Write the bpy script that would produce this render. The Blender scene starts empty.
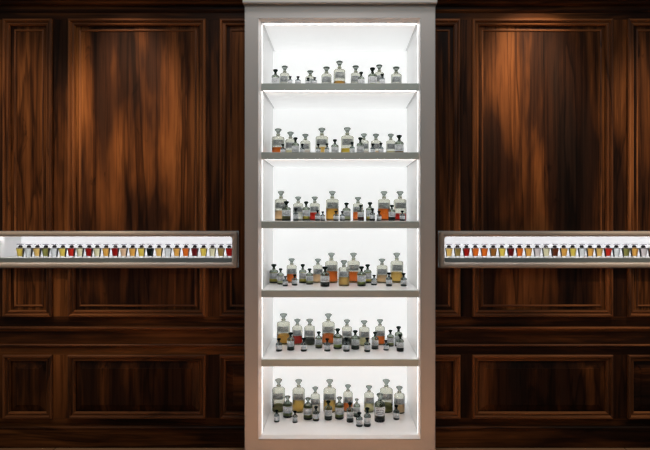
import bpy, math, random
from mathutils import Vector, Matrix

SC = bpy.context.scene
COL = SC.collection
random.seed(7)

# ------------------------------------------------------------------ camera
F = 555.6                 # focal length in pixels of the 650 px wide frame
D = 2.5                   # camera to cabinet front
EYE = 1.148
cd = bpy.data.cameras.new('camera')
cd.sensor_width = 36.0
cd.lens = F / 650.0 * 36.0
cd.shift_x = -15.0 / 650.0
cd.shift_y = -10.0 / 650.0
cam = bpy.data.objects.new('camera', cd)
cam.location = (0, -D, EYE)
cam.rotation_euler = (math.pi / 2, 0, 0)
COL.objects.link(cam)
SC.camera = cam

# ------------------------------------------------------------------ world, lights, exposure
w = bpy.data.worlds.new('shop'); SC.world = w; w.use_nodes = True
bg = w.node_tree.nodes['Background']
bg.inputs[0].default_value = (0.86, 0.91, 0.88, 1); bg.inputs[1].default_value = 0.115

def spot(name, loc, to, power, size_deg, blend, color, radius=0.05):
    l = bpy.data.lights.new(name, 'SPOT'); l.energy = power; l.color = color
    l.spot_size = math.radians(size_deg); l.spot_blend = blend; l.shadow_soft_size = radius
    o = bpy.data.objects.new(name, l); COL.objects.link(o); o.location = loc
    o.rotation_euler = (Vector(to) - Vector(loc)).to_track_quat('-Z', 'Y').to_euler()
    return o
def area(name, loc, to, power, sx, sy, color):
    l = bpy.data.lights.new(name, 'AREA'); l.energy = power; l.color = color
    l.shape = 'RECTANGLE'; l.size = sx; l.size_y = sy
    o = bpy.data.objects.new(name, l); COL.objects.link(o); o.location = loc
    o.rotation_euler = (Vector(to) - Vector(loc)).to_track_quat('-Z', 'Y').to_euler()
    return o
WARM = (1.0, 0.80, 0.58)
spot('ceiling_spotlight', (-1.08, -0.60, 2.9), (-1.05, 0.25, 1.68), 185, 28, 1.0, WARM)
spot('ceiling_spotlight', (0.98, -0.60, 2.9), (0.94, 0.25, 1.79), 200, 26, 1.0, WARM)
spot('ceiling_spotlight', (-1.80, -0.75, 3.0), (-1.55, 0.25, 1.36), 90, 32, 1.0, WARM)
spot('ceiling_spotlight', (1.75, -0.75, 3.0), (1.55, 0.25, 1.36), 120, 32, 1.0, WARM)
spot('cabinet_spotlight', (-0.25, -0.40, 2.95), (-0.25, 0.0, 2.12), 27, 52, 1.0, (1.0, 0.93, 0.93), 0.12)
spot('cabinet_spotlight', (0.25, -0.40, 2.95), (0.25, 0.0, 2.12), 27, 52, 1.0, (1.0, 0.93, 0.93), 0.12)
area('ambient_fill_light', (0, -1.6, 3.3), (0, 0.0, 1.2), 13, 1.6, 0.8, (1.0, 1.0, 0.97))  # added unseen area light, soft ambient fill for wall and cabinet
spot('floor_bounce_fill', (-0.3, -0.9, 3.1), (-0.27, -0.5, 0.0), 1600, 14, 0.5, (1.0, 0.88, 0.80))  # added unseen spots: their floor bounce warms the lower cabinet face
spot('floor_bounce_fill', (0.3, -0.9, 3.1), (0.27, -0.5, 0.0), 1600, 14, 0.5, (1.0, 0.88, 0.80))

SC.view_settings.view_transform = 'Standard'
SC.view_settings.look = 'None'
SC.view_settings.gamma = 1.0
SC.view_settings.exposure = 0.0
SC.view_settings.use_curve_mapping = False

BACK_GLOW = 0.58      # the back-lit panel of the cabinet
LED = 13.0             # the light strips under the shelves
CASE_GLOW = 0.5
CASE_LED = 14.0

# ------------------------------------------------------------------ materials
def new_mat(name):
    m = bpy.data.materials.new(name); m.use_nodes = True
    nt = m.node_tree; nt.nodes.clear()
    out = nt.nodes.new('ShaderNodeOutputMaterial')
    return m, nt, out
def principled(name, color, rough=0.5, metal=0.0, spec=0.5, emit=None, es=0.0, noise=0.0, nscale=30, coat=0.0):
    m, nt, out = new_mat(name)
    b = nt.nodes.new('ShaderNodeBsdfPrincipled')
    b.inputs['Base Color'].default_value = (*color, 1)
    b.inputs['Roughness'].default_value = rough
    b.inputs['Metallic'].default_value = metal
    b.inputs['Specular IOR Level'].default_value = spec
    b.inputs['Coat Weight'].default_value = coat
    if emit:
        b.inputs['Emission Color'].default_value = (*emit, 1); b.inputs['Emission Strength'].default_value = es
    if noise:
        tc = nt.nodes.new('ShaderNodeTexCoord'); n = nt.nodes.new('ShaderNodeTexNoise')
        n.inputs['Scale'].default_value = nscale; n.inputs['Detail'].default_value = 4
        mx = nt.nodes.new('ShaderNodeMix'); mx.data_type = 'RGBA'
        mx.inputs[6].default_value = (*[c * (1 - noise) for c in color], 1)
        mx.inputs[7].default_value = (*[min(1, c * (1 + noise)) for c in color], 1)
        nt.links.new(tc.outputs['Object'], n.inputs['Vector'])
        nt.links.new(n.outputs['Fac'], mx.inputs[0])
        nt.links.new(mx.outputs[2], b.inputs['Base Color'])
    nt.links.new(b.outputs[0], out.inputs[0])
    return m
def glass(name, color, rough=0.0, ior=1.47, absorb=None):
    m, nt, out = new_mat(name)
    g = nt.nodes.new('ShaderNodeBsdfGlass')
    g.inputs['Color'].default_value = (*color, 1)
    g.inputs['Roughness'].default_value = rough
    g.inputs['IOR'].default_value = ior
    nt.links.new(g.outputs[0], out.inputs[0])
    if absorb:
        v = nt.nodes.new('ShaderNodeVolumeAbsorption')
        v.inputs['Color'].default_value = (*absorb[0], 1); v.inputs['Density'].default_value = absorb[1]
        nt.links.new(v.outputs[0], out.inputs['Volume'])
    return m
def emission(name, color, s):
    m, nt, out = new_mat(name)
    e = nt.nodes.new('ShaderNodeEmission'); e.inputs[0].default_value = (*color, 1); e.inputs[1].default_value = s
    nt.links.new(e.outputs[0], out.inputs[0]); return m

def wood(name, seed, axis='Z', bright=1.0, even=False):
    """dark figured walnut, grain along the given axis"""
    m, nt, out = new_mat(name)
    N = nt.nodes.new; L = nt.links.new
    rnd = random.Random(seed)
    tc = N('ShaderNodeTexCoord')
    off = (rnd.uniform(-20, 20), rnd.uniform(-20, 20), rnd.uniform(-20, 20))
    def mapped(across, along):
        mp = N('ShaderNodeMapping')
        sc = [across, across, across]
        sc['XYZ'.index(axis)] = along
        mp.inputs['Scale'].default_value = sc
        mp.inputs['Location'].default_value = off
        L(tc.outputs['Object'], mp.inputs['Vector'])
        return mp
    def noise(mp, scale, detail=4, dist=0.0, rough=0.55):
        n = N('ShaderNodeTexNoise'); n.inputs['Scale'].default_value = scale
        n.inputs['Detail'].default_value = detail; n.inputs['Distortion'].default_value = dist
        n.inputs['Roughness'].default_value = rough
        L(mp.outputs[0], n.inputs['Vector']); return n.outputs['Fac']
    def ramp(inp, pts):
        r = N('ShaderNodeValToRGB'); e = r.color_ramp.elements
        while len(e) > 1: e.remove(e[-1])
        e[0].position = pts[0][0]; e[0].color = (*pts[0][1], 1)
        for p, c in pts[1:]:
            k = e.new(p); k.color = (*c, 1)
        L(inp, r.inputs[0]); return r.outputs[0]
    def mix(a, b, f, mode='MIX'):
        x = N('ShaderNodeMix'); x.data_type = 'RGBA'; x.blend_type = mode
        if isinstance(f, float): x.inputs[0].default_value = f
        else: L(f, x.inputs[0])
        L(a, x.inputs[6])
        L(b, x.inputs[7]); return x.outputs[2]
    k = bright
    broad = noise(mapped(4.6, 0.75), 1.0, 4, 0.35, 0.58)
    c = ramp(broad, [(0.34, (0.019*k, 0.009*k, 0.0055*k)), (0.465, (0.042*k, 0.0145*k, 0.006*k)),
                     (0.565, (0.16*k, 0.052*k, 0.014*k)), (0.70, (0.31*k, 0.108*k, 0.029*k))])
    if even:
        c = ramp(broad, [(0.34, (0.06*k, 0.021*k, 0.008*k)), (0.55, (0.17*k, 0.058*k, 0.017*k)), (0.68, (0.25*k, 0.09*k, 0.027*k))])
    fine = noise(mapped(48, 1.1), 1.0, 5, 0.5, 0.75)
    c = mix(c, ramp(fine, [(0.36, (0.22, 0.18, 0.17)), (0.56, (1.0, 1.0, 1.0))]), 0.8, 'MULTIPLY')
    streak = noise(mapped(5.5, 0.4), 1.0, 4, 0.7, 0.5)
    one = (1.0, 1.0, 1.0)
    c = mix(c, ramp(streak, [(0.0, one), (0.482, one), (0.497, (0.07, 0.06, 0.06)), (0.506, (0.35, 0.33, 0.33)), (0.55, one)]), 0.75, 'MULTIPLY')
    knot = noise(mapped(11, 3.5), 1.0, 4, 0.8, 0.6)
    c = mix(c, ramp(knot, [(0.0, one), (0.66, one), (0.74, (0.12, 0.10, 0.09)), (1.0, (0.1, 0.08, 0.08))]), 0.85, 'MULTIPLY')
    b = N('ShaderNodeBsdfPrincipled')
    L(c, b.inputs['Base Color'])
    b.inputs['Roughness'].default_value = 0.42
    b.inputs['Specular IOR Level'].default_value = 0.28 if even else 0.14
    bp = N('ShaderNodeBump'); bp.inputs['Strength'].default_value = 0.12; bp.inputs['Distance'].default_value = 0.004
    L(fine, bp.inputs['Height']); L(bp.outputs[0], b.inputs['Normal'])
    L(b.outputs[0], out.inputs[0])
    return m

M_TAUPE = principled('taupe lacquer', (0.49, 0.475, 0.455), 0.38, noise=0.03, nscale=3)
M_CASEFRAME = principled('bronze taupe lacquer', (0.56, 0.47, 0.40), 0.40, noise=0.03, nscale=6)
M_TRIM = principled('white edge trim', (0.88, 0.87, 0.86), 0.35)
M_WHITE = principled('white glossy laminate', (0.955, 0.955, 0.955), 0.25, spec=0.35)
M_SHELFEDGE = principled('grey green lacquer', (0.47, 0.53, 0.50), 0.4, noise=0.04, nscale=8)
M_BACK = principled('back lit acrylic', (0.7, 0.7, 0.7), 0.5, emit=(0.985, 1.0, 0.995), es=BACK_GLOW)
M_CASEBACK = principled('back lit acrylic of the case', (0.8, 0.8, 0.82), 0.5, emit=(0.985, 0.98, 1.0), es=CASE_GLOW)
M_SIDELED = emission('side led strip', (1.0, 1.0, 0.99), 2.4)
M_CEIL = principled('added ceiling glow', (0.85, 0.85, 0.85), 0.5, emit=(0.985, 1.0, 0.995), es=0.34)  # glow added to brighten the compartments
M_LED = emission('led strip', (1.0, 1.0, 0.99), LED)
M_CASELED = emission('case led strip', (1.0, 0.99, 1.0), CASE_LED)
M_LEDGE = principled('grey steel ledge', (0.25, 0.28, 0.28), 0.35, metal=0.3)
M_GLASS = {'L': glass('clear bottle glass', (0.975, 0.975, 0.965), absorb=((0.34, 0.34, 0.08), 70)),
           'M': glass('clear medicine glass', (0.975, 0.975, 0.965), absorb=((0.32, 0.33, 0.12), 85)),
           'S': glass('green tinted glass', (0.93, 0.95, 0.93), absorb=((0.20, 0.26, 0.15), 200)),
           'X': glass('grey green tinted glass', (0.90, 0.93, 0.93), absorb=((0.15, 0.22, 0.24), 260))}
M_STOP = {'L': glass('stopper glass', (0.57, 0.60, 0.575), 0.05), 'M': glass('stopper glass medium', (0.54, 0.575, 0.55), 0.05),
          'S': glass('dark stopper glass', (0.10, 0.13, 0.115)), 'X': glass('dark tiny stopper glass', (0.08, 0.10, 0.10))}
LIQ = {'moss green': (0.55, 0.62, 0.22), 'amber': (0.98, 0.66, 0.25), 'golden': (0.99, 0.76, 0.36), 'orange': (0.95, 0.38, 0.11), 'red': (0.80, 0.12, 0.08),
       'yellow': (0.98, 0.82, 0.28), 'pale yellow': (0.97, 0.92, 0.70), 'olive': (0.52, 0.50, 0.22), 'peach': (0.97, 0.75, 0.56),
       'dark green': (0.14, 0.22, 0.17), 'colourless': (0.96, 0.965, 0.95), 'brown': (0.60, 0.34, 0.13),
       'maroon': (0.34, 0.06, 0.07), 'dark brown': (0.36, 0.15, 0.08), 'yellow green': (0.80, 0.88, 0.30),
       'pale pink': (0.93, 0.86, 0.84), 'dark grey': (0.20, 0.22, 0.22), 'dark red': (0.58, 0.07, 0.06), 'green black': (0.05, 0.08, 0.08),
       'pale grey': (0.72, 0.76, 0.74), 'olive brown': (0.58, 0.46, 0.22)}
M_LIQ = {k: glass(k + ' liquid', tuple(c ** 0.88 for c in v), 0.3, 1.34) for k, v in LIQ.items()}
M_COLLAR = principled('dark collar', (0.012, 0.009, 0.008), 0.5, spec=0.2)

def label_mat(name, paper, ink, cover):
    """printed paper label: rows of small illegible type as fine dark dashes"""
    m, nt, out = new_mat(name)
    N = nt.nodes.new; L = nt.links.new
    tc = N('ShaderNodeTexCoord'); sp = N('ShaderNodeSeparateXYZ'); L(tc.outputs['Generated'], sp.inputs[0])
    def math_(op, a, b=None, c=None):
        x = N('ShaderNodeMath'); x.operation = op
        for i, v in enumerate((a, b, c)):
            if v is None: continue
            if isinstance(v, (int, float)): x.inputs[i].default_value = v
            else: L(v, x.inputs[i])
        return x.outputs[0]
    row = math_('LESS_THAN', math_('FRACT', math_('MULTIPLY', sp.outputs['Z'], 5.0)), cover)
    inx = math_('LESS_THAN', math_('ABSOLUTE', math_('SUBTRACT', sp.outputs['X'], 0.5)), 0.42)
    inz = math_('LESS_THAN', math_('ABSOLUTE', math_('SUBTRACT', sp.outputs['Z'], 0.5)), 0.42)
    f = math_('MULTIPLY', math_('MULTIPLY', row, inx), inz)
    n = N('ShaderNodeTexNoise'); n.inputs['Scale'].default_value = 14; L(tc.outputs['Generated'], n.inputs['Vector'])
    f = math_('MULTIPLY', f, math_('GREATER_THAN', n.outputs['Fac'], 0.42))
    mx = N('ShaderNodeMix'); mx.data_type = 'RGBA'
    mx.inputs[6].default_value = (*paper, 1); mx.inputs[7].default_value = (*ink, 1); L(f, mx.inputs[0])
    b = N('ShaderNodeBsdfPrincipled'); b.inputs['Roughness'].default_value = 0.6
    L(mx.outputs[2], b.inputs['Base Color']); L(b.outputs[0], out.inputs[0])
    return m
M_LABEL = {'L': label_mat('grey printed label', (0.60, 0.63, 0.60), (0.06, 0.07, 0.07), 0.60),
           'M': label_mat('grey printed label small', (0.60, 0.63, 0.63), (0.06, 0.07, 0.075), 0.58),
           'S': label_mat('pale printed label', (0.84, 0.86, 0.87), (0.06, 0.07, 0.08), 0.45),
           'X': label_mat('pale tiny label', (0.86, 0.88, 0.90), (0.08, 0.09, 0.10), 0.40)}

# ------------------------------------------------------------------ mesh helpers
class MB:
    def __init__(s): s.v = []; s.f = []; s.sm = []
    def box(s, x0, x1, y0, y1, z0, z1):
        b = len(s.v)
        s.v += [(x0, y0, z0), (x1, y0, z0), (x1, y1, z0), (x0, y1, z0), (x0, y0, z1), (x1, y0, z1), (x1, y1, z1), (x0, y1, z1)]
        for f in ((0, 3, 2, 1), (4, 5, 6, 7), (0, 1, 5, 4), (1, 2, 6, 5), (2, 3, 7, 6), (3, 0, 4, 7)):
            s.f.append(tuple(b + i for i in f)); s.sm.append(False)
        return s
    def lathe(s, prof, seg, flip=False, smooth=True, square=False):
        """prof: (r, z) from the bottom axis point to the top axis point"""
        rings = []
        for r, z in prof:
            if r < 1e-7: rings.append([len(s.v)]); s.v.append((0, 0, z))
            else:
                ids = []
                for k in range(seg):
                    a = 2 * math.pi * (k + 0.5) / seg
                    ca, sa = math.cos(a), math.sin(a)
                    q = 1.0
                    if square:                                   # rounded square section
                        q = 1.0 / (abs(ca) ** 8 + abs(sa) ** 8) ** 0.125
                    ids.append(len(s.v)); s.v.append((r * q * ca, r * q * sa, z))
                rings.append(ids)
        for a, b in zip(rings, rings[1:]):
            for k in range(seg):
                k2 = (k + 1) % seg
                if len(a) == 1 and len(b) == 1: continue
                if len(a) == 1: q = (a[0], b[k2], b[k])
                elif len(b) == 1: q = (a[k], a[k2], b[0])
                else: q = (a[k], a[k2], b[k2], b[k])
                s.f.append(tuple(reversed(q)) if flip else q); s.sm.append(smooth)
        return s
    def mesh(s, name, mat, bevel=0):
        me = bpy.data.meshes.new(name); me.from_pydata(s.v, [], s.f)
        me.polygons.foreach_set('use_smooth', s.sm)
        if mat: me.materials.append(mat)
        if getattr(s, 'nh', 0):
            me.materials.append(MWX)
            me.polygons.foreach_set('material_index', [1 if i < s.nh else 0 for i in range(len(s.f))])
        me.update(); return me
    def build(s, name, mat, parent=None, loc=None, bevel=0.0, seg=2):
        o = bpy.data.objects.new(name, s.mesh(name, mat)); COL.objects.link(o)
        if parent: o.parent = parent
        if loc: o.location = loc
        if bevel:
            md = o.modifiers.new('bevel', 'BEVEL'); md.width = bevel; md.segments = seg; md.limit_method = 'ANGLE'
        return o
def tag(o, label=None, cat=None, group=None, kind=None):
    if label: o['label'] = label
    if cat: o['category'] = cat
    if group: o['group'] = group
    if kind: o['kind'] = kind
    return o
def empty(name, loc):
    o = bpy.data.objects.new(name, None); o.empty_display_size = 0.05; o.location = loc; COL.objects.link(o); return o

# ------------------------------------------------------------------ setting: floor and panelled wall
YW = 0.25
SW = (D + YW) / F
def WX(px): return (px - 340) * SW
def WZ(py): return EYE - (py - 215) * SW
CASES = [(-1.714, -0.504), (0.488, 1.722)]
CZ0, CZ1 = 0.887, 1.068
HOLES = [(a, b, CZ0, CZ1) for a, b in CASES]
G = 0.0015
CAB = 0.430
XL, XR = WX(-190), WX(870)
ZTOP = 2.62

fl, nt, out = new_mat('oiled oak floor')
tc = nt.nodes.new('ShaderNodeTexCoord'); br = nt.nodes.new('ShaderNodeTexBrick'); bs = nt.nodes.new('ShaderNodeBsdfPrincipled')
br.inputs['Scale'].default_value = 1.0; br.inputs['Brick Width'].default_value = 1.4; br.inputs['Row Height'].default_value = 0.14
br.inputs['Mortar Size'].default_value = 0.002
br.inputs['Color1'].default_value = (0.56, 0.30, 0.155, 1); br.inputs['Color2'].default_value = (0.47, 0.225, 0.105, 1)
br.inputs['Mortar'].default_value = (0.05, 0.025, 0.012, 1); bs.inputs['Roughness'].default_value = 0.5
nt.links.new(tc.outputs['Object'], br.inputs['Vector']); nt.links.new(br.outputs[0], bs.inputs['Base Color']); nt.links.new(bs.outputs[0], out.inputs[0])
tag(MB().box(XL, XR, -3.2, 0.60, -0.05, 0.0).build('floor', fl), kind='structure')

def cut(x0, x1, z0, z1, holes):
    """the rectangle minus the holes, as a list of rectangles"""
    rects = [(x0, x1, z0, z1)]
    for hx0, hx1, hz0, hz1 in holes:
        hx0 -= G; hx1 += G; hz0 -= G; hz1 += G
        nxt = []
        for a, b, c, d in rects:
            if hx1 <= a or hx0 >= b or hz1 <= c or hz0 >= d: nxt.append((a, b, c, d)); continue
            if hz1 < d: nxt.append((a, b, hz1, d))
            if hz0 > c: nxt.append((a, b, c, hz0))
            zz0, zz1 = max(c, hz0), min(d, hz1)
            if hx0 > a: nxt.append((a, hx0, zz0, zz1))
            if hx1 < b: nxt.append((hx1, b, zz0, zz1))
        rects = nxt
    return rects
def slab(x0, x1, y0, y1, z0, z1, mb=None):
    mb = mb or MB()
    for a, b, c, d in cut(x0, x1, z0, z1, HOLES): mb.box(a, b, y0, y1, c, d)
    return mb

wall = MB()
slab(XL, -CAB - 0.001, YW + 0.022, YW + 0.06, 0.001, ZTOP, wall); slab(CAB + 0.001, XR, YW + 0.022, YW + 0.06, 0.001, ZTOP, wall)
WALL = tag(wall.build('wall_back', wood('walnut backing', 3, 'Z')), kind='structure')

# columns of panels (outer edges of their mouldings, in pixels at the wall)
LCOL = [(-172, -14), (4, 53), (69, 206), (220, 330)]
RCOL = [(360, 460), (472, 612), (627, 676), (694, 850)]
UP_Y = (19.5, 316.5); LO_Y = (354.5, 418)
PROF = [(0, 0), (0, 0.013), (0.004, 0.0175), (0.010, 0.0175), (0.014, 0.012), (0.0155, 0.006), (0.020, 0.0055), (0.024, 0.010), (0.028, 0.009), (0.033, 0.0)]
BEAD = [(0, 0), (0.001, 0.0035), (0.0045, 0.005), (0.008, 0.0035), (0.010, 0)]
RAISE = [(0, 0), (0.0, 0.002), (0.030, 0.010), (0.031, 0.013)]

def side(mb, prof, p0, p1, inward, m0, m1, y0):
    """profile swept from p0 to p1 (x,z) with mitre factors m0, m1; inward = unit (x,z)"""
    d = Vector((p1[0] - p0[0], p1[1] - p0[1])); L = d.length; d /= L
    b = len(mb.v); n = len(prof)
    for base, m in ((p0, m0), (p1, -m1)):
        for u, v in prof:
            mb.v.append((base[0] + inward[0] * u + d.x * u * m, y0 - v, base[1] + inward[1] * u + d.y * u * m))
    for i in range(n - 1):
        mb.f.append((b + i, b + i + 1, b + n + i + 1, b + n + i)); mb.sm.append(False)
    for e in (0, n):
        mb.f.append(tuple(b + e + i for i in range(n))); mb.sm.append(False)
def frame_moulding(prof, x0, x1, z0, z1, y0, clip=None):
    mb = MB()
    xa, xb = x0, x1
    ml, mr = 1, 1
    if clip and clip[0] > x0: xa = clip[0]; ml = 0
    if clip and clip[1] < x1: xb = clip[1]; mr = 0
    side(mb, prof, (xa, z1), (xb, z1), (0, -1), ml, mr, y0)
    side(mb, prof, (xa, z0), (xb, z0), (0, 1), ml, mr, y0)
    mb.nh = len(mb.f)
    for x, inw, on in ((x0, 1, ml), (x1, -1, mr)):
        if not on: continue
        w_ = prof[-1][0] * inw
        hit = [h for h in HOLES if min(x, x + w_) < h[1] + G and max(x, x + w_) > h[0] - G and h[2] < z1 and h[3] > z0]
        if hit:
            side(mb, prof, (x, z0), (x, hit[0][2] - G), (inw, 0), 1, 0, y0)
            side(mb, prof, (x, hit[0][3] + G), (x, z1), (inw, 0), 0, 1, y0)
        else: side(mb, prof, (x, z0), (x, z1), (inw, 0), 1, 1, y0)
    return mb

VW = [wood('walnut stile %d' % i, 20 + i, 'Z', 1.15) for i in range(4)]
HW = [wood('walnut rail %d' % i, 40 + i, 'X', 0.9) for i in range(4)]
MW = wood('walnut moulding', 60, 'Z', 1.7, True)
MWX = wood('walnut cross moulding', 61, 'X', 1.7, True)
seedn = 100
SEEDS = {105: 201, 111: 451}
for cols, lim in ((LCOL, (XL, -CAB - 0.001)), (RCOL, (CAB + 0.001, XR))):
    xs = [(max(WX(a), lim[0]), min(WX(b), lim[1])) for a, b in cols]
    # rails run through, stiles stand between the panels
    for i, (ya, yb) in enumerate(((-110, UP_Y[0]), (UP_Y[1], LO_Y[0]), (LO_Y[1], 452))):
        slab(lim[0], lim[1], YW, YW + 0.021, max(WZ(yb), 0.002), WZ(ya)).build('rail', HW[i], WALL)
    edges = [lim[0]] + [v for p in xs for v in p] + [lim[1]]
    for i in range(0, len(edges), 2):
        a, b = edges[i], edges[i + 1]
        if b - a < 0.004: continue
        for (ya, yb) in (UP_Y, LO_Y):
            slab(a, b, YW, YW + 0.021, WZ(yb) + 0.0005, WZ(ya) - 0.0005).build('stile', VW[(i // 2 + (0 if cols is LCOL else 1)) % 4], WALL)
    for (pa, pb), (xa, xb) in zip(cols, xs):
        for up, (ya, yb) in ((True, UP_Y), (False, LO_Y)):
            z0, z1 = WZ(yb), WZ(ya)
            seedn += 1
            pm = wood('walnut panel', SEEDS.get(seedn, seedn), 'Z' if up else random.choice('ZZX'), 1.15 if up else 1.0)
            p = slab(xa + 0.001, xb - 0.001, YW + 0.006, YW + 0.021, z0 + 0.001, z1 - 0.001)
            if not up:
                q = 0.036
                fm = frame_moulding(RAISE, WX(pa) + q, WX(pb) - q, z0 + q, z1 - q, YW + 0.006, lim)
                o = len(p.v); p.v += fm.v; p.f += [tuple(i + o for i in f) for f in fm.f]; p.sm += fm.sm
                a, b = max(WX(pa) + q + 0.031, lim[0]), min(WX(pb) - q - 0.031, lim[1])
                if b - a > 0.02: p.box(a, b, YW - 0.007, YW + 0.006, z0 + q + 0.031, z1 - q - 0.031)
            pan = p.build('panel', pm, WALL)
            frame_moulding(PROF, WX(pa), WX(pb), z0, z1, YW + 0.0, lim).build('panel_moulding', MW, WALL)
            if up:
                q = 0.048
                frame_moulding(BEAD, WX(pa) + q, WX(pb) - q, z0 + q, z1 - q, YW + 0.006, lim).build('bead', MW, pan)

# horizontal trims: chair rail mouldings, base mouldings, top mouldings
def strip(name, y_px, prof, mat, k=1):
    for lim in ((XL, -CAB - 0.001), (CAB + 0.001, XR)):
        mb = MB(); z = WZ(y_px)
        side(mb, prof, (lim[0], z), (lim[1], z), (0, -1), 0, 0, YW)
        tag(mb.build(name + ('_left' if lim[0] < 0 else '_right'), mat), kind='structure')
TP = [(0, 0), (0.0, 0.012), (0.003, 0.016), (0.009, 0.016), (0.013, 0.010), (0.020, 0.006), (0.024, 0.0)]
strip('trim_1', 326.5, TP, MWX)
strip('trim_2', 344, [(0, 0), (0, 0.010), (0.004, 0.013), (0.009, 0.010), (0.012, 0)], MWX)
strip('baseboard', 425.5, [(0, 0), (0, 0.012), (0.006, 0.018), (0.012, 0.016), (0.018, 0.014), (WZ(425.5) - 0.003, 0.014), (WZ(425.5) - 0.002, 0)], HW[1])
strip('trim_3', 10, [(0, 0), (0, 0.010), (0.006, 0.008), (0.012, 0.003), (0.016, 0)], HW[3])
strip('trim_4', -6, [(0, 0), (0, 0.09), (0.012, 0.09), (0.018, 0.075), (0.030, 0.06), (0.045, 0.028), (0.055, 0.022), (0.06, 0)], HW[2])

# ------------------------------------------------------------------ the lit cabinet
PX = D / F
def FX(px): return (px - 340) * PX
def FZ(py): return EYE - (py - 215) * PX
NX = 0.354; NZ0, NZ1 = FZ(436), FZ(22); ND = 0.448
TX0, TX1 = FX(258.2), FX(420.4); TZ0, TZ1 = FZ(438.8), FZ(18.3)
cab = tag(empty('display_cabinet', (0, 0.12, 0)), 'tall taupe framed white lit display cabinet with shelves, between the panelled wood walls', 'cabinet')
def cpart(mb, name, mat, parent=cab, **k):
    o = mb.build(name, mat, parent, **k)
    if parent is cab: o.matrix_parent_inverse = cab.matrix_world.inverted()
    o.location.y -= 0.12 if parent is cab else 0.0
    return o
def ring(mb, x0, x1, z0, z1, X0, X1, Z0, Z1, y0, y1):
    """rectangular frame with mitred corners, outer X0.. around inner x0.."""
    o = [(X0, Z0), (X1, Z0), (X1, Z1), (X0, Z1)]; i = [(x0, z0), (x1, z0), (x1, z1), (x0, z1)]
    b = len(mb.v)
    for y in (y0, y1):
        mb.v += [(x, y, z) for x, z in o] + [(x, y, z) for x, z in i]
    for k in range(4):
        j = (k + 1) % 4
        mb.f += [(b + k, b + j, b + 4 + j, b + 4 + k), (b + 8 + k, b + 12 + k, b + 12 + j, b + 8 + j),
                 (b + k, b + 8 + k, b + 8 + j, b + j), (b + 4 + k, b + 4 + j, b + 12 + j, b + 12 + k)]
        mb.sm += [False] * 4
    return mb
cpart(ring(MB(), TX0, TX1, TZ0, TZ1, -CAB, CAB, 0.002, 2.094, 0.0, 0.022), 'face_frame', M_TAUPE, bevel=0.005, seg=3)
sm = MB().box(-CAB, -CAB + 0.018, 0.0225, 0.60, 0.002, 2.094).box(CAB - 0.018, CAB, 0.0225, 0.60, 0.002, 2.094)
cpart(MB().box(-CAB, -CAB + 0.018, 0.0225, 0.60, 0.002, 2.094), 'side_panel', M_TAUPE)
cpart(MB().box(CAB - 0.018, CAB, 0.0225, 0.60, 0.002, 2.094), 'side_panel', M_TAUPE)
cpart(MB().box(-CAB - 0.006, CAB + 0.006, -0.018, 0.22, 2.095, 2.30), 'cornice', M_TAUPE, bevel=0.004, seg=2)
# edge trim: a thin white lip set round the opening, standing 4 mm proud
mb = MB(); ring(mb, -NX, NX, NZ0, NZ1, TX0 + 0.0006, TX1 - 0.0006, TZ0 + 0.0006, TZ1 - 0.0006, -0.004, 0.020)
for i in range(4, 8): mb.v[i] = (mb.v[i][0], 0.013, mb.v[i][2])     # the lip slopes in towards the light
cpart(mb, 'edge_trim', M_TRIM)
lm = MB()
for sx in (-1, 1):
    xa, xb = sorted((sx * NX, sx * (NX + 0.012))); lm.box(xa, xb, 0.0205, ND, NZ0, NZ1)
lm.box(-NX - 0.012, NX + 0.012, 0.0205, ND, NZ1, NZ1 + 0.012).box(-NX - 0.012, NX + 0.012, 0.0205, ND, NZ0 - 0.012, NZ0)
cpart(lm, 'lining', M_WHITE)
cpart(MB().box(-NX - 0.012, NX + 0.012, ND + 0.0005, ND + 0.012, NZ0 - 0.012, NZ1 + 0.012), 'back_panel', M_BACK)
SH_PY = [83.2, 152.2, 221.3, 290.4, 359.5]
SH_T = 0.0315
SURF = [FZ(p) for p in SH_PY] + [NZ0]
CEIL = [NZ1] + [FZ(p) - SH_T + 0.003 for p in SH_PY]
for z in SURF[:5]:
    s = cpart(MB().box(-NX + 0.0005, NX - 0.0005, 0.012, ND, z - SH_T + 0.003, z), 'shelf', M_WHITE)
    MB().box(-NX + 0.0005, NX - 0.0005, 0.0, 0.0115, z - SH_T, z).build('front_edge', M_SHELFEDGE, s, bevel=0.001)
for zc, zs in zip(CEIL, SURF):
    for sx in (-1, 1):
        xa, xb = sorted((sx * (NX - 0.0002), sx * (NX - 0.0012)))
        cpart(MB().box(xa, xb, 0.0215, 0.0275, zs + 0.004, zc - 0.004), 'side_led_strip', M_SIDELED)
for z in CEIL:
    cpart(MB().box(-NX + 0.01, NX - 0.01, 0.0305, ND - 0.004, z - 0.0012, z - 0.0002), 'fill_glow_panel', M_CEIL)  # added glowing sheet, fills the shelf floor and sides with light
    cpart(MB().box(-NX + 0.01, NX - 0.01, 0.0215, 0.030, z - 0.0012, z - 0.0002), 'led_strip', M_LED)

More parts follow.
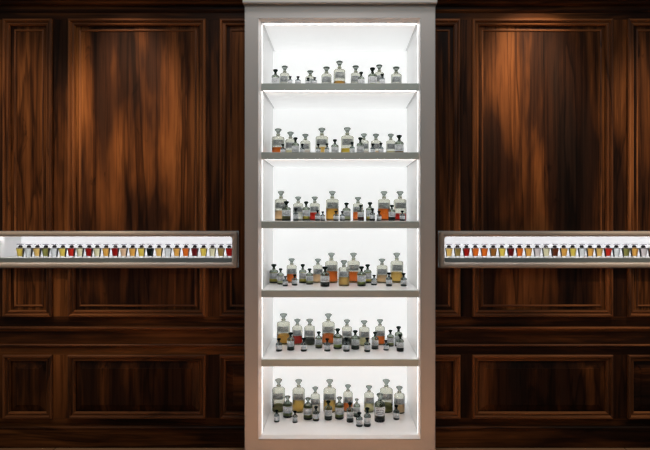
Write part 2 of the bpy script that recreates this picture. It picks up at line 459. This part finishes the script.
# ------------------------------------------------------------------ bottles
def arc(r0, z0, r1, z1, n=5):
    """quarter ellipse from the wall (r0,z0) to the neck (r1,z1)"""
    return [(r1 + (r0 - r1) * math.cos(t), z0 + (z1 - z0) * math.sin(t)) for t in [math.pi / 2 * i / n for i in range(n + 1)]]
SHAPE = {'L': dict(sh=0.665, ne=0.735, to=0.80, nr=0.30, sr=0.56, lab=(0.40, 0.60)),
         'M': dict(sh=0.655, ne=0.735, to=0.79, nr=0.34, sr=0.64, lab=(0.36, 0.58)),
         'S': dict(sh=0.60, ne=0.71, to=0.77, nr=0.33, sr=0.62, lab=(0.24, 0.54)),
         'X': dict(sh=0.54, ne=0.66, to=0.73, nr=0.36, sr=0.66, lab=(0.18, 0.48))}
def bottle(kind, H, W, liquid, fill, seg, stop=None):
    """body, liquid, label, stopper standing on z = 0 at the origin"""
    s = SHAPE[kind]; R = W / 2
    root = empty('stoppered_bottle', (0, 0, 0))
    t = R * (0.10 if kind in 'LM' else 0.17)
    nr = R * s['nr']
    outer = [(0, 0.012 * H), (R * 0.55, 0.010 * H), (R * 0.86, 0.0), (R * 0.95, 0.006 * H), (R, 0.03 * H)] + arc(R, s['sh'] * H, nr, s['ne'] * H) + \
            [(nr, s['to'] * H - 0.03 * H), (nr * 1.25, s['to'] * H - 0.02 * H), (nr * 1.25, s['to'] * H - 0.004 * H), (nr * 0.9, s['to'] * H), (0, s['to'] * H)]
    iR = R - t; inr = max(nr - t * 0.6, nr * 0.45); bz = (0.05 if kind in 'LM' else 0.09) * H
    inner = [(0, bz), (iR * 0.85, bz), (iR, bz + 0.03 * H)] + arc(iR, s['sh'] * H - 0.01 * H, inr, s['ne'] * H - t * 0.5) + [(inr, s['to'] * H - 0.03 * H), (0, s['to'] * H - 0.028 * H)]
    mb = MB().lathe(outer, seg); mb.lathe(inner, seg, flip=True)
    mb.build('body', M_GLASS[kind], root)
    e = 0.00025; zt = bz + (s['sh'] * H - bz) * fill
    MB().lathe([(0, bz - e), (iR * 0.85, bz - e), (iR + e, bz + 0.03 * H), (iR + e, max(zt, bz + 0.05 * H)), (0, max(zt, bz + 0.05 * H))], seg).build('liquid', M_LIQ[liquid], root)
    # label: curved paper patch on the front
    la, lb = s['lab']; lr = R + 0.0003; half = math.radians(58 if kind in 'LM' else 68); n = 10
    lm = MB()
    for r in (lr, lr + 0.0004):
        for z in (la * H, lb * H):
            for k in range(n + 1):
                a = -math.pi / 2 - half + 2 * half * k / n
                lm.v.append((r * math.cos(a), r * math.sin(a), z))
    m = n + 1
    for k in range(n):
        lm.f.append((2 * m + k, 2 * m + k + 1, 3 * m + k + 1, 3 * m + k)); lm.f.append((k, m + k, m + k + 1, k + 1))
        lm.f.append((k, k + 1, 2 * m + k + 1, 2 * m + k)); lm.f.append((m + k, 3 * m + k, 3 * m + k + 1, m + k + 1))
        lm.sm += [True, True, False, False]
    lm.f += [(0, 2 * m, 3 * m, m), (n, m + n, 3 * m + n, 2 * m + n)]; lm.sm += [False, False]
    lm.build('label', M_LABEL[kind], root)
    sr = R * s['sr']; z0 = s['to'] * H + 0.0004; hh = H - z0
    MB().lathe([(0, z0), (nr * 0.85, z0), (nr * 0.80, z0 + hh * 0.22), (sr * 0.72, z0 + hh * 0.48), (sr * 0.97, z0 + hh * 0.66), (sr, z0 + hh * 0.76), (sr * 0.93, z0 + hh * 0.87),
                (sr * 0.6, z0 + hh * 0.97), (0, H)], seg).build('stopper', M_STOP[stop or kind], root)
    return root

# (kind, x, top y, base y or None, width, liquid, fill): pixels, read shelf by shelf
ROWS = [
 [('S',275.5,68.8,None,8,'yellow green',.4),('M',284.7,65.1,None,9.8,'colourless',.5),('X',290.2,75.9,None,4.8,'dark grey',.5),('X',298,76,None,5.6,'dark grey',.5),
  ('M',310.3,69.8,None,10.2,'colourless',.5),('X',308,77.4,None,5,'dark green',.5),('X',314.8,76.9,None,5,'dark green',.5),('M',326.5,66,None,10.5,'colourless',.5),
  ('L',339.5,60,None,12,'amber',.45),('M',355.7,64.8,None,10.2,'colourless',.5),('S',361.2,71.4,None,6.6,'dark green',.6),('S',372.5,67,None,9,'yellow green',.45),
  ('M',379.3,63.9,None,10,'peach',.4),('X',382.2,73.5,None,5.5,'dark green',.5),('M',396.2,66,None,11,'colourless',.5)],
 [('L',278.2,127.9,None,12.7,'orange',.5),('M',290.5,131.2,None,10.5,'pale yellow',.4),('X',282.9,143.9,None,4.8,'dark green',.5),('S',295.5,137,None,7.4,'dark green',.5),
  ('M',305.4,133.4,None,10.3,'pale pink',.45),('X',302.3,143.5,None,4.7,'dark grey',.5),('L',321.9,127.2,None,13,'golden',.5),('X',318.3,143.5,None,4.8,'green black',.6),
  ('X',327,143.2,None,4.8,'dark green',.5),('S',334.9,139,None,7.4,'pale grey',.5),('L',347.3,126.7,None,13,'yellow',.42),('X',352.2,141.7,None,5.4,'dark grey',.5),
  ('M',363.9,133,None,9.8,'pale pink',.4),('S',360.3,137,None,7.5,'green black',.4),('M',375.9,133.3,None,10.5,'peach',.4),('X',372.8,143.2,None,5,'green black',.6),
  ('X',381,142.5,None,5,'dark grey',.5),('M',390.8,133.3,None,9.8,'pale yellow',.4),('S',399.2,134.6,None,9,'brown',.4)],
 [('L',281,190.5,None,12.4,'peach',.45),('S',286.4,201,None,8.8,'olive',.4),('M',298.2,196.3,None,10.3,'colourless',.5),('X',295.8,208,None,5.5,'pale grey',.5),
  ('S',306.2,201.2,None,7.6,'yellow',.55),('M',314.8,196.3,None,10.4,'red',.45),('X',317.6,210,None,5,'dark green',.5),('X',322.8,211.3,None,5,'dark grey',.5),
  ('L',332.3,190.5,None,13,'amber',.6),('X',336,210.8,None,5.3,'dark grey',.5),('X',342.2,211,None,5,'dark grey',.5),('S',346.5,202.5,None,8.2,'pale yellow',.5),
  ('M',358,196.7,None,10.5,'orange',.8),('S',360.8,204.7,None,6.6,'maroon',.4),('S',370,202,None,8.2,'yellow',.5),('X',372.4,208.2,None,5.5,'green black',.4),
  ('X',379,211,None,5,'pale grey',.5),('L',384,190.7,None,12.6,'orange',.62),('S',391.9,204.7,None,7,'green black',.4),('L',400,190.7,None,13,'red',.28),('X',402.3,210.5,None,5.5,'green black',.5)],
 [('S',273.9,263.8,283.5,9,'yellow',.4),('S',280.6,268.1,284.7,6.6,'pale yellow',.4),('X',285.3,275.8,286.5,5.3,'green black',.8),('M',291.7,258,283,10.3,'orange',.5),
  ('X',294.6,274.2,285.8,5.7,'dark green',.4),('S',302.8,263.8,283.5,7.5,'yellow',.45),('S',309.6,268.2,284.7,7.2,'pale yellow',.4),('M',317.9,258.3,283,10,'peach',.5),
  ('S',325,266.2,287,9.2,'green black',.6),('L',331.4,252.3,283.3,12.8,'orange',.5),('M',343.9,259.8,286.5,11,'golden',.45),('L',353.5,252.3,283,12.6,'orange',.45),
  ('S',361.5,266,286.5,8.6,'yellow green',.4),('S',367.6,264,283.5,8,'yellow',.4),('X',374.1,274.6,285.5,5.7,'green black',.8),('M',382,258.3,283.3,11,'peach',.4),
  ('X',389,272.2,286.5,6.2,'dark grey',.4),('L',396.8,252.3,283,12.8,'golden',.45),('X',403.7,272.8,286.5,6.2,'pale grey',.4)],
 [('L',283.5,312.6,345,13.3,'amber',.38),('X',278.9,338,351.7,6.2,'dark green',.4),('S',290.8,332,350.8,7.4,'dark green',.4),('M',297.4,318.3,345,10.3,'red',.4),
  ('X',303.8,337.5,351.7,6.2,'dark green',.4),('M',309.7,318.3,345.5,11,'dark grey',.3),('S',318.8,331.1,348.7,6.9,'olive',.6),('L',328.4,312.8,345,12.8,'orange',.4),
  ('X',327.2,338,351.7,6.4,'dark green',.35),('S',337.6,328,349.5,8.6,'yellow green',.4),('M',347,319,346,10.4,'dark grey',.3),('X',346.3,337,352,6.5,'dark green',.4),
  ('S',355.3,329.8,350,8.3,'dark green',.35),('M',364.2,319.7,346.5,10.7,'pale yellow',.35),('X',367.2,337.3,352.2,6.2,'dark green',.35),('S',375,331.4,349.7,7,'dark grey',.7),
  ('M',380,318.6,345.5,10,'orange',.55),('X',386,339.8,350.8,5.4,'green black',.5),('S',390.4,329.5,346.8,7,'olive',.5),('S',398.6,325.8,347,8,'pale grey',.5),('S',400.2,333.8,352,7.4,'green black',.4)],
 [('L',278.7,377.7,413,12.9,'olive',.16),('X',276.7,409.5,422.7,5.4,'dark green',.4),('S',287.7,395,418.5,9.3,'moss green',.4),('L',298.7,378.3,413.5,12.6,'golden',.5),
  ('X',295,410.5,423.3,5.2,'pale grey',.4),('S',308,396.7,420.5,9.1,'moss green',.35),('M',315.3,386,414.3,9.5,'pale pink',.5),('X',316,405.7,421.5,6.3,'olive',.4),
  ('L',329.7,378.3,413.5,12.8,'golden',.5),('S',328.3,400,420.8,7.8,'dark grey',.4),('S',339.4,396,420,8.8,'moss green',.38),('M',348,383.7,412.7,9.8,'orange',.45),
  ('S',350,401.7,423,7,'dark grey',.4),('S',356.7,398,417.5,6.8,'pale grey',.5),('X',359.3,411.7,427.3,6.7,'dark green',.3),('X',367.3,407,427.3,7,'dark green',.35),
  ('M',369,384.6,413,10.1,'pale yellow',.5),('S',379.7,392.3,423,10.6,'dark green',.5),('L',386.3,378.3,413.5,13.2,'olive',.25),('X',396.3,404.5,420.3,6.2,'dark grey',.4),
  ('M',399.4,385.3,414.3,10.6,'peach',.5)]]
DEF_R = {'L': 0.90, 'M': 0.895, 'S': 0.925, 'X': 0.95}
SHELF_NAME = ['top shelf', 'second shelf', 'third shelf', 'fourth shelf', 'fifth shelf', 'lowest shelf']
SIZE = {'L': 'tall', 'M': 'medium', 'S': 'small', 'X': 'tiny'}
ORD = ['first', 'second', 'third', 'fourth', 'fifth', 'sixth', 'seventh', 'eighth', 'ninth', 'tenth', 'eleventh', 'twelfth', 'thirteenth', 'fourteenth', 'fifteenth',
       'sixteenth', 'seventeenth', 'eighteenth', 'nineteenth', 'twentieth', 'twenty-first', 'twenty-second', 'twenty-third', 'twenty-fourth', 'twenty-fifth']
for si, row in enumerate(ROWS):
    zf = SURF[si]; yf = 215 + (EYE - zf) * F / D
    B = []
    for (k, px, top, base, wd, liq, fill) in row:
        if base is None: r = DEF_R[k] + (0.03 if si == 0 else 0.0)
        else:
            # the base pixel marks the front of the foot: step half a width back
            r = (base - 215) / (yf - 215)
            d = D / r + 0.5 * wd * PX / r; r = D / d
        B.append(dict(k=k, px=px, top=top, r=r, wd=wd, liq=liq, fill=fill))
    for it in range(60):                    # standing bottles must not pass through one another
        moved = False
        for i in range(len(B)):
            for j in range(i):
                a, b = B[i], B[j]
                pa = ((a['px'] - 340) * PX / a['r'], D / a['r']); pb = ((b['px'] - 340) * PX / b['r'], D / b['r'])
                need = 0.5 * (a['wd'] / a['r'] + b['wd'] / b['r']) * PX + 0.0015
                if math.hypot(pa[0] - pb[0], pa[1] - pb[1]) < need:
                    f, g = (a, b) if a['r'] > b['r'] or (a['r'] == b['r'] and a['wd'] < b['wd']) else (b, a)
                    if f['r'] < 0.965: f['r'] += 0.0025
                    if it % 2 and g['r'] > 0.87: g['r'] -= 0.0015
                    moved = True
        if not moved: break
    order = {k: sorted([q['px'] for q in B if q['k'] == k]) for k in 'LMSX'}
    for q in B:
        r = q['r']; depth = D / r
        # pixel height of the top gives the true height at that depth (front rim correction for stoppers seen from above or below)
        zt = EYE - (q['top'] - 215) * depth / F
        H = zt - zf
        tilt = abs(q['top'] - 215) / F
        H -= tilt * q['wd'] * PX / r * 0.22
        W = q['wd'] * PX / r
        if q['k'] == 'S' and q['liq'] in ('yellow', 'pale yellow', 'yellow green', 'moss green', 'olive'): q['fill'] = 0.88
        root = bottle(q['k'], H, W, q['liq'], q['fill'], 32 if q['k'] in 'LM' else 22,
                      'M' if si == 5 and q['k'] == 'S' and q['px'] not in (328.3, 350) else None)  # paler stopper glass on the lowest shelf paints in light reflected from above
        root.location = ((q['px'] - 340) * PX / r, depth - D, zf + 0.0003)
        root.rotation_euler.z = random.uniform(-0.15, 0.15)
        n = order[q['k']]; i = n.index(q['px']); sz = SIZE[q['k']]
        pos = 'leftmost' if i == 0 else 'rightmost' if i == len(n) - 1 else ORD[i]
        lab = '%s stoppered glass bottle, %s liquid, %s %s bottle%s on the %s' % (sz, q['liq'], pos, sz, '' if pos.endswith('most') else ' from left', SHELF_NAME[si])
        tag(root, lab, 'bottle', sz + ' bottles on the ' + SHELF_NAME[si])

# ------------------------------------------------------------------ the two wall cases with their flasks
FRY0, FRY1 = 0.22, YW - 0.0005
def case(x0, x1, which):
    root = tag(empty('wall_display_case', ((x0 + x1) / 2, YW, CZ0)),
               'long lit taupe framed wall case with a row of flasks, %s of the tall cabinet' % which, 'display case')
    def P(mb, name, mat, **k):
        o = mb.build(name, mat, root, **k); o.location = (-(x0 + x1) / 2, -YW, -CZ0); return o
    fw = 0.0265; ix0, ix1, iz0, iz1 = x0 + fw, x1 - fw, CZ0 + fw, CZ1 - fw
    P(ring(MB(), ix0, ix1, iz0, iz1, x0, x1, CZ0, CZ1, FRY0, YW + 0.01), 'frame', M_CASEFRAME, bevel=0.012, seg=4)
    yb = 0.445; t = 0.005
    lm = MB().box(ix0 - t, ix0, YW + 0.011, yb, iz0 - t, iz1 + t).box(ix1, ix1 + t, YW + 0.011, yb, iz0 - t, iz1 + t)
    lm.box(ix0, ix1, YW + 0.011, yb, iz1, iz1 + t).box(ix0, ix1, YW + 0.011, yb, iz0 - t, iz0)
    P(lm, 'lining', M_WHITE)
    P(MB().box(ix0 - t, ix1 + t, yb + 0.0005, yb + 0.008, iz0 - t, iz1 + t), 'back_panel', M_CASEBACK)
    zl = 0.9356
    P(MB().box(ix0 + 0.002, ix1 - 0.002, 0.245, 0.256, iz0 + 0.0005, zl), 'ledge_front', M_LEDGE, bevel=0.001)
    P(MB().box(ix0 + 0.002, ix1 - 0.002, 0.2565, yb - 0.001, iz0 + 0.0005, zl), 'ledge', M_WHITE)
    P(MB().box(ix0 + 0.004, ix1 - 0.004, YW + 0.012, YW + 0.020, iz1 - 0.0012, iz1 - 0.0003), 'led_strip', M_CASELED)
    return zl
ZL = case(*CASES[0], 'left'); case(*CASES[1], 'right')
M_FLASK = glass('flask crystal', (0.95, 0.955, 0.955), 0.0, 1.5)
M_FSTOP = glass('flask stopper crystal', (0.93, 0.93, 0.95), 0.0, 1.5)
FS = 1.0
def flask_meshes():
    S = 16
    bo = MB().lathe([(0, 0.0), (0.0098, 0.0), (0.0106, 0.0008), (0.0168, 0.0455), (0.0162, 0.0475), (0.0125, 0.0486), (0.0060, 0.0490), (0.0058, 0.0496), (0, 0.0496)], S, square=True, smooth=False)
    bo.lathe([(0, 0.0065), (0.0088, 0.0065), (0.0146, 0.0448), (0.0120, 0.0468), (0.0045, 0.0476), (0.0040, 0.0486), (0, 0.0486)], S, flip=True, square=True, smooth=False)
    e = 0.0002
    li = MB().lathe([(0, 0.0065 - e), (0.0088 + e, 0.0065 - e), (0.0145 + e, 0.0440), (0, 0.0440)], S, square=True, smooth=False)
    co = MB().lathe([(0, 0.0498), (0.0108, 0.0498), (0.0108, 0.0525), (0.0085, 0.0580), (0.0085, 0.0590), (0, 0.0590)], 20)
    st = MB().lathe([(0, 0.0593), (0.0055, 0.0593), (0.0060, 0.0612), (0.0165, 0.0636), (0.0175, 0.0650), (0.0165, 0.0670), (0.0080, 0.0680), (0, 0.0682)], 24)
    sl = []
    for sx in (1, -1):                       # dark strip up one side paints in the dark refraction of the glass
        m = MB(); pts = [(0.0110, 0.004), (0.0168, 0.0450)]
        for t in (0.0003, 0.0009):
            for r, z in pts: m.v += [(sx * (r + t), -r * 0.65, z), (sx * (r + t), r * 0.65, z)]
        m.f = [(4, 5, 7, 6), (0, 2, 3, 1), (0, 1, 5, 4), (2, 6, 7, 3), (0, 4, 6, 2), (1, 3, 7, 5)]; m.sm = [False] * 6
        sl.append(m.mesh('refraction_strip', M_COLLAR))
    return sl, bo.mesh('body', M_FLASK), li, co.mesh('collar', M_COLLAR), st.mesh('stopper', M_FSTOP)
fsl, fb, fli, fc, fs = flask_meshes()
fliq = {}
LEFT = [(20.5,'yellow'),(29,'colourless'),(37.5,'golden'),(46,'olive'),(54.5,'colourless'),(63,'yellow'),(71.7,'red'),(80.3,'pale yellow'),(89.2,'dark red'),(97.4,'pale yellow'),(106.3,'amber'),
        (115.4,'dark red'),(124,'peach'),(132.8,'amber'),(141.7,'yellow'),(150.3,'green black'),(159.1,'golden'),(168.1,'colourless'),(177,'amber'),(186,'orange'),(194.9,'maroon'),(203.7,'yellow'),
        (212.6,'pale yellow'),(221.1,'olive brown'),(229.3,'dark red')]
RIGHT = [(449.0,'golden'),(457.5,'olive brown'),(466.3,'dark red'),(475.3,'orange'),(484.2,'orange'),(493.2,'brown'),(501.9,'yellow'),(510.6,'maroon'),(519.4,'orange'),(528.3,'amber'),
         (537.2,'pale pink'),(545.9,'pale yellow'),(554.7,'dark brown'),(563.7,'amber'),(572.6,'yellow'),(581.7,'colourless'),(590,'amber'),(598.9,'golden'),(607.8,'red'),(616.3,'colourless'),
         (625.8,'olive'),(634.2,'amber'),(643.2,'pale pink'),(652,'orange')]
YF = 0.292
for lst, which in ((LEFT, 'left'), (RIGHT, 'right')):
    for i, (px, liq) in enumerate(lst):
        X = (px - 340) * (D + YF) / F
        root = empty('crystal_flask', (X, YF, ZL + 0.0003))
        pos = ORD[i] + ' from left'
        if which == 'right' and i == len(lst) - 1: pos = 'rightmost'
        tag(root, 'small tapered crystal flask of %s liquid, %s in the %s wall case' % (liq, pos, which), 'flask', 'flasks in the %s wall case' % which)
        if liq not in fliq: fliq[liq] = fli.mesh('liquid', M_LIQ[liq])
        for nm, me in (('body', fb), ('liquid', fliq[liq]), ('collar', fc), ('stopper', fs), ('refraction_strip', fsl[0] if which == 'left' else fsl[1])):
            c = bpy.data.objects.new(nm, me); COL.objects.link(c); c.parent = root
